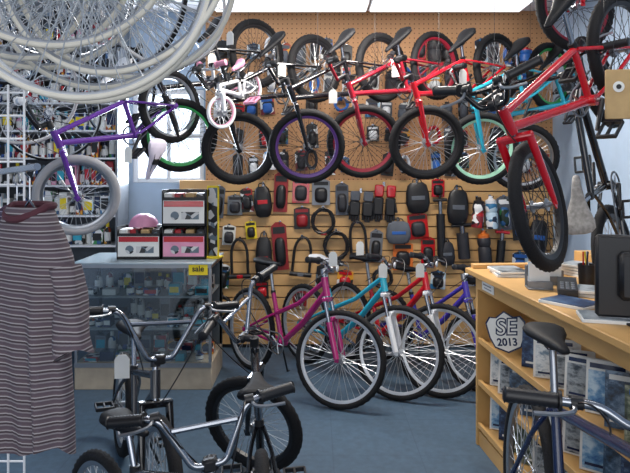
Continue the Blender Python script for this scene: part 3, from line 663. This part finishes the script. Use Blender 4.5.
# ---------------------------------------------------------------- accessories on the wall
RNG=random.Random(21)
def peg(p):
    def f(b): b.tube([(0,.03,0),(0,-.09,0),(0,-.1,.015)],.003,CHR,5); b.box((0,.012,0),(.02,.006,.04),CHR)
    put('display_hook',cached(('peg',),f,'peg'),None,T(p),'chrome display hook on the wall','hook','display hooks')
def acc(kind,u,v,w_,h_,c1=BLK,c2=RED,Y=5.155):
    p=sv(u,v,Y); s=Y/FPX; w_*=s;h_*=s; top=h_/2
    peg(p+V((0,0,top-.01)))
    M=T(p)@RY(RNG.uniform(-6,6))
    lab={'pack':'carded bicycle accessory in clear packaging','bag':'black saddle bag with coloured trim','bottle':'plastic water bottle with cap','ulock':'black u shaped bicycle lock','coil':'coiled cable bicycle lock','pump':'slim black bicycle pump','gloves':'pair of padded cycling gloves'}[kind]+' hanging on the wall'
    nm={'pack':'accessory_pack','bag':'saddle_bag','bottle':'water_bottle','ulock':'bicycle_lock','coil':'cable_lock','pump':'bicycle_pump','gloves':'cycling_gloves'}[kind]
    e=empty(nm,lab,nm.replace('_',' '),M,nm.replace('_',' ')+' on the shop wall')
    def part(n,fn,key): put(n,cached((kind,key,round(w_,3),round(h_,3),c1.name,c2.name),fn,n),e)
    if kind=='pack':
        def f(b): b.prism([(-w_/2,-h_/2),(w_/2,-h_/2),(w_/2,h_*.42),(w_*.2,h_/2),(-w_*.2,h_/2),(-w_/2,h_*.42)],.003,c2); b.box((0,-.003,h_*.33),(w_*.8,.002,h_*.14),c1)
        part('card',f,'a')
        def f(b):
            rings=[]
            for yy,k_ in((0,1),(-.02,.95),(-.035,.7),(-.038,.4)):
                rings.append([(w_*.36*k_*math.copysign(abs(math.cos(a))**.6,math.cos(a)),yy-.002,-h_*.12+h_*.3*k_*math.copysign(abs(math.sin(a))**.6,math.sin(a))) for a in [i*math.pi/7 for i in range(14)]])
            b.loft(rings,c1)
        part('product',f,'b')
    elif kind=='bag':
        def f(b):
            rings=[]
            for zz,k_,dy in((-h_/2,.5,.5),(-h_*.45,.8,.8),(-h_*.2,1,1),(h_*.1,.95,1),(h_*.32,.8,.8),(h_*.4,.5,.5)):
                rings.append([(w_/2*k_*math.copysign(abs(math.cos(a))**.7,math.cos(a)),-.03+.035*dy*math.copysign(abs(math.sin(a))**.7,math.sin(a)),zz) for a in [i*math.pi/8 for i in range(16)]])
            b.loft(rings,c1)
        part('bag_body',f,'a')
        def f(b): b.box((0,-.064,-h_*.05),(w_*.55,.006,h_*.12),c2,.002)
        part('trim_patch',f,'b')
        def f(b): b.tube(fil([(-w_*.2,-.03,h_*.38),(-w_*.15,-.03,h_/2),(w_*.15,-.03,h_/2),(w_*.2,-.03,h_*.38)],.02),.005,BLK,5)
        part('strap',f,'c')
    elif kind=='bottle':
        def f(b): b.lathe([(0,-h_/2),(w_*.48,-h_/2),(w_/2,-h_*.4),(w_/2,-h_*.05),(w_*.43,0),(w_/2,h_*.08),(w_/2,h_*.25),(w_*.4,h_*.3)],c1,16,T(0,-.04,0),axis='z')
        part('bottle_body',f,'a')
        def f(b): b.lathe([(w_*.44,h_*.28),(w_*.44,h_*.37),(w_*.2,h_*.42),(w_*.15,h_/2),(0,h_/2)],c2,16,T(0,-.04,0),axis='z')
        part('bottle_cap',f,'b')
    elif kind=='ulock':
        def f(b): 
            pts=[(-w_*.38,-.03,-h_*.3)]+[(w_*.38*math.cos(a),-.03,h_*.12+h_*.36*math.sin(a)) for a in [math.pi-i*math.pi/10 for i in range(11)]]+[(w_*.38,-.03,-h_*.3)]
            b.tube(pts,.012,c1,8)
        part('shackle',f,'a')
        def f(b): b.tube([(-w_/2,-.03,-h_*.36),(w_/2,-.03,-h_*.36)],.019,c1,10); b.box((0,-.05,-h_*.36),(.05,.01,.03),c2,.003)
        part('crossbar',f,'b')
    elif kind=='coil':
        def f(b):
            pts=[]
            for i in range(73):
                a=i*2*math.pi/18; k_=.86+.10*math.sin(i*.9); pts.append((w_/2*k_*math.cos(a),-.02-i*.0007,h_/2*k_*math.sin(a)))
            b.tube(pts,.0085,c1,6)
        part('cable',f,'a')
        def f(b): b.box((0,-.05,-h_*.42),(.05,.03,.03),c2,.005)
        part('lock_head',f,'b')
    elif kind=='pump':
        def f(b): b.tube([(0,-.03,-h_/2),(0,-.03,h_*.2)],w_*.3,c1,12); b.tube([(0,-.03,h_*.2),(0,-.03,h_*.4)],w_*.14,CHR,10)
        part('barrel',f,'a')
        def f(b): b.tube([(-w_/2,-.03,h_*.42),(w_/2,-.03,h_*.42)],.014,c2,10); b.tube([(0,-.03,h_*.38),(0,-.03,h_/2)],.01,c2,8)
        part('handle',f,'b')
    elif kind=='gloves':
        for s in(-1,1):
            def f(b,s=s):
                X=s*w_*.24
                b.box((X,-.03,-h_*.08),(w_*.4,.04,h_*.45),c1,.012); b.box((X,-.03,h_*.3),(w_*.36,.036,h_*.3),c2,.01)
                for i in range(4): b.tube([(X+(i-1.5)*w_*.1,-.03,-h_*.25),(X+(i-1.5)*w_*.105,-.034,-h_*(.42+.05*(1 if i in(1,2) else 0)))],w_*.05,c1,7)
                b.tube([(X+s*w_*.17,-.03,-.0),(X+s*w_*.26,-.035,-h_*.22)],w_*.055,c1,7)
            part('glove',f,'g%d'%s)
GY=H('grey_fabric','5a5f68',rough=.8); BLU=H('blue_plastic','2a62b0',rough=.4); ORG=H('orange_plastic','d8702a',rough=.4)
DRK=H('dark_plastic','2a2a30',rough=.5); DR2=H('deep_red_plastic','8c1820',rough=.45)
items=[('bag',263,200,18,34,BLK,RED),('pack',281,192,14,40,BLK,DR2),('pack',301,190,17,26,DRK,RED),('pack',321,192,18,26,BLK,STEEL),('coil',323,221,24,28,BLK,RED),
('gloves',361,206,27,33,BLK,GY),('gloves',384,203,25,40,BLK,RED),('bag',398,231,25,25,GY,BLU),('pack',403,256,20,28,BLK,ORG),('bag',417,196,24,34,BLK,GY),('pack',418,226,20,26,DRK,RED),
('pump',440,226,14,62,BLK,BLK),('bag',457,205,22,38,BLK,GY),('pump',462,240,20,36,DRK,BLK),('bottle',477,212,12,30,PR[1],BLK),('bottle',490,212,12,32,PR[2],WHT),('pack',504,213,14,34,PR[5],GY),
('pack',520,222,17,36,BLU,BLK),('bag',537,235,19,38,BLK,BLU),('pack',229,235,13,20,DRK,PAPER),('pack',219,202,11,32,BLK,GY),('pack',235,205,15,20,DRK,STEEL),('pack',247,200,12,24,BLK,PR[1]),
('ulock',240,260,21,44,BLK,RED),('bag',264,256,17,48,BLK,RED),('pack',280,246,15,48,BLK,DR2),('ulock',302,258,22,44,BLK,GY),('coil',336,245,26,30,BLK,BLK),('ulock',358,241,20,42,BLK,RED),
('pack',376,246,13,32,BLK,STEEL),('bottle',483,246,13,32,DRK,ORG),('pump',500,247,14,36,BLK,RED),('pack',342,199,13,32,DRK,GY),('pack',438,188,13,18,BLK,RED),('pack',302,218,16,22,DR2,BLK),('pack',428,252,14,30,BLK,RED),('bag',446,252,16,26,DRK,GY),
('pack',251,230,11,18,BLK,YEL),('pack',345,280,16,20,RED,PR[4]),('pack',472,276,16,20,BLK,PR[0]),('pack',520,264,16,24,BLU,PR[2]),('pack',262,290,13,18,RED,BLK),
('pack',322,276,12,22,BLK,PR[3]),('pack',222,276,15,24,BLK,PR[5]),('coil',382,277,20,22,BLK,RED),('pack',438,280,15,18,BLK,PR[2]),('coil',222,306,20,24,BLK,BLK),('pack',300,296,14,20,BLK,DR2)]
for it in items: acc(*it)
r2=random.Random(9)
for u in range(224,545,15):
    for v in (52,80,108,136,163):
        if r2.random()<.78:
            k_=r2.choice(['pack','pack','pack','bottle','coil','pack'])
            acc(k_,u+r2.uniform(-3,3),v+r2.uniform(-4,4),r2.uniform(9,15),r2.uniform(14,25),r2.choice([BLK,DRK,GY,RED,BLU,WHT,DRK,BLK]),r2.choice(PR+[PAPER,RED,GY,BLK,BLK]),Y=5.165)
# ---------------------------------------------------------------- gridwall + shirts
GM=empty('grid_panel','white wire grid display panel holding clothes','display rack',T(-1.36,1.98,0))
mb=MB()
for i in range(9): mb.tube([(i*.052,0,0),(i*.052,0,1.78)],.004,WHT,6)
for i in range(24): mb.tube([(0,.006,.03+i*.075),(.416,.006,.03+i*.075)],.0035,WHT,6)
put('wire_grid',mb.mesh('g'),GM)
mb=MB(); mb.tube([(-.02,0,.02),(.44,0,.02)],.012,BLK,8); mb.tube([(.0,-.2,.012),(.0,.2,.012)],.012,BLK,8); mb.tube([(.41,-.2,.012),(.41,.2,.012)],.012,BLK,8); put('rack_base',mb.mesh('g'),GM)
def stripe(name,cols,scale):
    m=bpy.data.materials.new(name); m.use_nodes=True; N=m.node_tree.nodes;L=m.node_tree.links;b=N['Principled BSDF'];b.inputs['Roughness'].default_value=.9
    tc=N.new('ShaderNodeTexCoord');sp=N.new('ShaderNodeSeparateXYZ');mu=N.new('ShaderNodeMath');mu.operation='MULTIPLY';mu.inputs[1].default_value=scale;fr=N.new('ShaderNodeMath');fr.operation='FRACT'
    r=N.new('ShaderNodeValToRGB');r.color_ramp.interpolation='CONSTANT'
    L.new(tc.outputs['Object'],sp.inputs[0]);L.new(sp.outputs['Z'],mu.inputs[0]);L.new(mu.outputs[0],fr.inputs[0]);L.new(fr.outputs[0],r.inputs[0]);L.new(r.outputs[0],b.inputs['Base Color'])
    e=r.color_ramp.elements
    while len(e)<len(cols): e.new(.5)
    for i,(p,c) in enumerate(cols): e[i].position=p;e[i].color=s2l(c)+[1]
    return m
ST1=stripe('brown_grey_stripes',[(0,'544850'),(.3,'7e777b'),(.48,'3e3339'),(.7,'989294'),(.84,'5a4c53')],44)
ST2=stripe('fine_purple_stripes',[(0,'4e4658'),(.45,'8c8696'),(.6,'3a3248')],64)
def shirt(M,m,label,collar,ph=0):
    e=empty('striped_shirt',label,'shirt',M,'shirts hanging on the rack')
    mb=MB(); rings=[]; n=72
    def sec(z,w_,d_,fo,drop=0):
        r=[]
        for i in range(n):
            a=2*math.pi*i/n; c,s_=math.cos(a),math.sin(a)
            q=1+fo*math.sin(a*6+1.3+ph+z*2.2)+fo*.7*math.sin(a*11+.4+z*5)
            wob=1+fo*.25*math.sin(z*9+ph)
            r.append((w_*wob*math.copysign(abs(c)**.9,c)+fo*.03*math.sin(z*7),d_*s_*q,z-drop*abs(c)**2-fo*.06*math.sin(a*3+ph)))
        return r
    for z,w_,d_,fo,dp in((-.64,.150,.066,.30,0),(-.56,.151,.066,.27,0),(-.48,.153,.066,.23,0),(-.4,.156,.066,.18,0),(-.3,.162,.065,.13,0),(-.22,.17,.062,.09,.03),(-.13,.185,.058,.04,.06),(-.07,.182,.055,.01,.08),(-.035,.155,.052,0,.075),(-.01,.118,.05,0,.048),(.006,.088,.05,0,.01),(.012,.075,.048,0,0)):
        rings.append(sec(z,w_,d_,fo,dp))
    mb.loft(rings,m,cap=False); put('shirt_body',mb.mesh('shirt',80),e)
    for s in(-1,1):
        mb=MB(); rings=[]
        for t in(0,.15,.3,.45,.6,.8,1):
            c=V((s*(.158+.075*t-.02*t*t),-.012*t,-.145-.22*t)); rx=.036+.010*t; ry=.038+.010*t
            dirv=V((s*.28,0,-.95)).normalized(); px=V((dirv.z,0,-dirv.x))
            rings.append([c+px*rx*math.cos(a)*(1+.1*math.sin(4*a+ph))+V((0,ry*math.sin(a)*(1+.22*math.sin(3*a+t*6)),.01*math.sin(2*a)*t)) for a in [i*math.pi/14 for i in range(28)]])
        mb.loft(rings,m,cap=False); put('sleeve',mb.mesh('sleeve',80),e)
    mb=MB(); mb.tube([(.078*math.cos(a),.052*math.sin(a)-.0,.014-.035*(math.sin(a)<0)*abs(math.sin(a))) for a in [i*math.pi/12 for i in range(24)]],.011,collar,8,closed=True); put('collar',mb.mesh('c'),e)
    h=empty('clothes_hanger','metal wire clothes hanger inside a shirt','hanger',M)
    mb=MB(); mb.tube(fil([(0,0,.03),(.14,0,-.10),(.13,0,-.115),(-.13,0,-.115),(-.14,0,-.10),(0,0,.03)],.02),.003,CHR,6)
    mb.tube([(0,0,.03),(0,0,.09)]+[(.022*math.cos(a),0.0,.11+.022*math.sin(a)) for a in [rad(x) for x in(200,150,100,50,0,-40)]],.0028,CHR,6); put('hanger_wire',mb.mesh('h'),h)
shirt(T(-.72,1.54,1.40)@RZ(-32)@Matrix.Scale(.9,4),ST1,'brown and grey striped polo shirt hanging on a hanger',H('maroon_collar','4c2630',rough=.9))
shirt(T(-.845,1.73,1.38)@RZ(-38)@Matrix.Scale(.87,4),ST2,'purple and grey fine striped shirt hanging behind another',H('plum_collar','3a2a40',rough=.9),2.)
mb=MB(); mb.tube([(-1.08+1.36,0,1.49),(-.66+1.36,1.45-1.98,1.51)],.009,CHR,8)
put('rack_arm',mb.mesh('arm'),GM)
# ---------------------------------------------------------------- wheels hung at the ceiling
SL=dict(R=.345,tr=.0085)
for i,(u,v,Y,rx,rz,tm) in enumerate(((86,-20,1.70,4,4,CREAM),(78,-34,1.56,0,8,CREAM),(26,-58,1.78,3,-4,CREAM),(-12,-30,2.02,-2,4,CREAM),(112,-50,1.66,-3,-10,CREAM),(128,-30,1.93,4,12,CREAM),(48,-82,1.62,2,14,CREAM),(98,-24,1.84,2,-5,CREAM),(40,-38,1.93,-1,8,CREAM),(118,-8,2.6,3,-20,RUB),(56,-12,2.8,-8,25,RUB),(165,0,3.1,0,35,GREYR),(6,14,3.0,5,-10,RUB),(50,112,4.3,0,20,RUB),(118,92,4.5,0,-25,RUB),(20,88,3.7,0,35,GREYR))):
    p=sv(u,v,Y)
    w_=wheel(None,T(p)@RZ(rz)@RX(rx),SL,tm,ALU,SPK,name='bicycle_wheel')  # each is one single wheel, not a pair
    w_['label']='loose silver bicycle wheel with %s tyre hung from the ceiling'%('cream' if tm is CREAM else 'grey' if tm is GREYR else 'black'); w_['category']='bicycle wheel'; w_['group']='wheels hung from the ceiling'
    hook(p+V((0,0,.31)),CE)
# ---------------------------------------------------------------- tags
for u,v,Y in((230,30,4.1),(396,62,4.1),(333,88,4.0),(463,68,4.0),(333,250,3.75),(383,262,3.9),(122,352,2.3),(212,52,4.1),(420,262,3.95),(282,62,4.1),(506,72,4.1),(128,145,3.4),(360,240,4.0)):
    tag(sv(u,v,Y),rz=random.uniform(-30,30))
# ---------------------------------------------------------------- camera
cam=bpy.data.cameras.new('cam'); co=bpy.data.objects.new('cam',cam); COL.objects.link(co); scene.camera=co
cam.sensor_fit='HORIZONTAL'; cam.sensor_width=36; cam.lens=36*FPX/630; cam.shift_y=-65.5/630
co.location=(0,0,CAMH); co.rotation_euler=(rad(90),0,0); cam.clip_start=.05
scene.view_settings.view_transform='Standard'; scene.view_settings.exposure=0
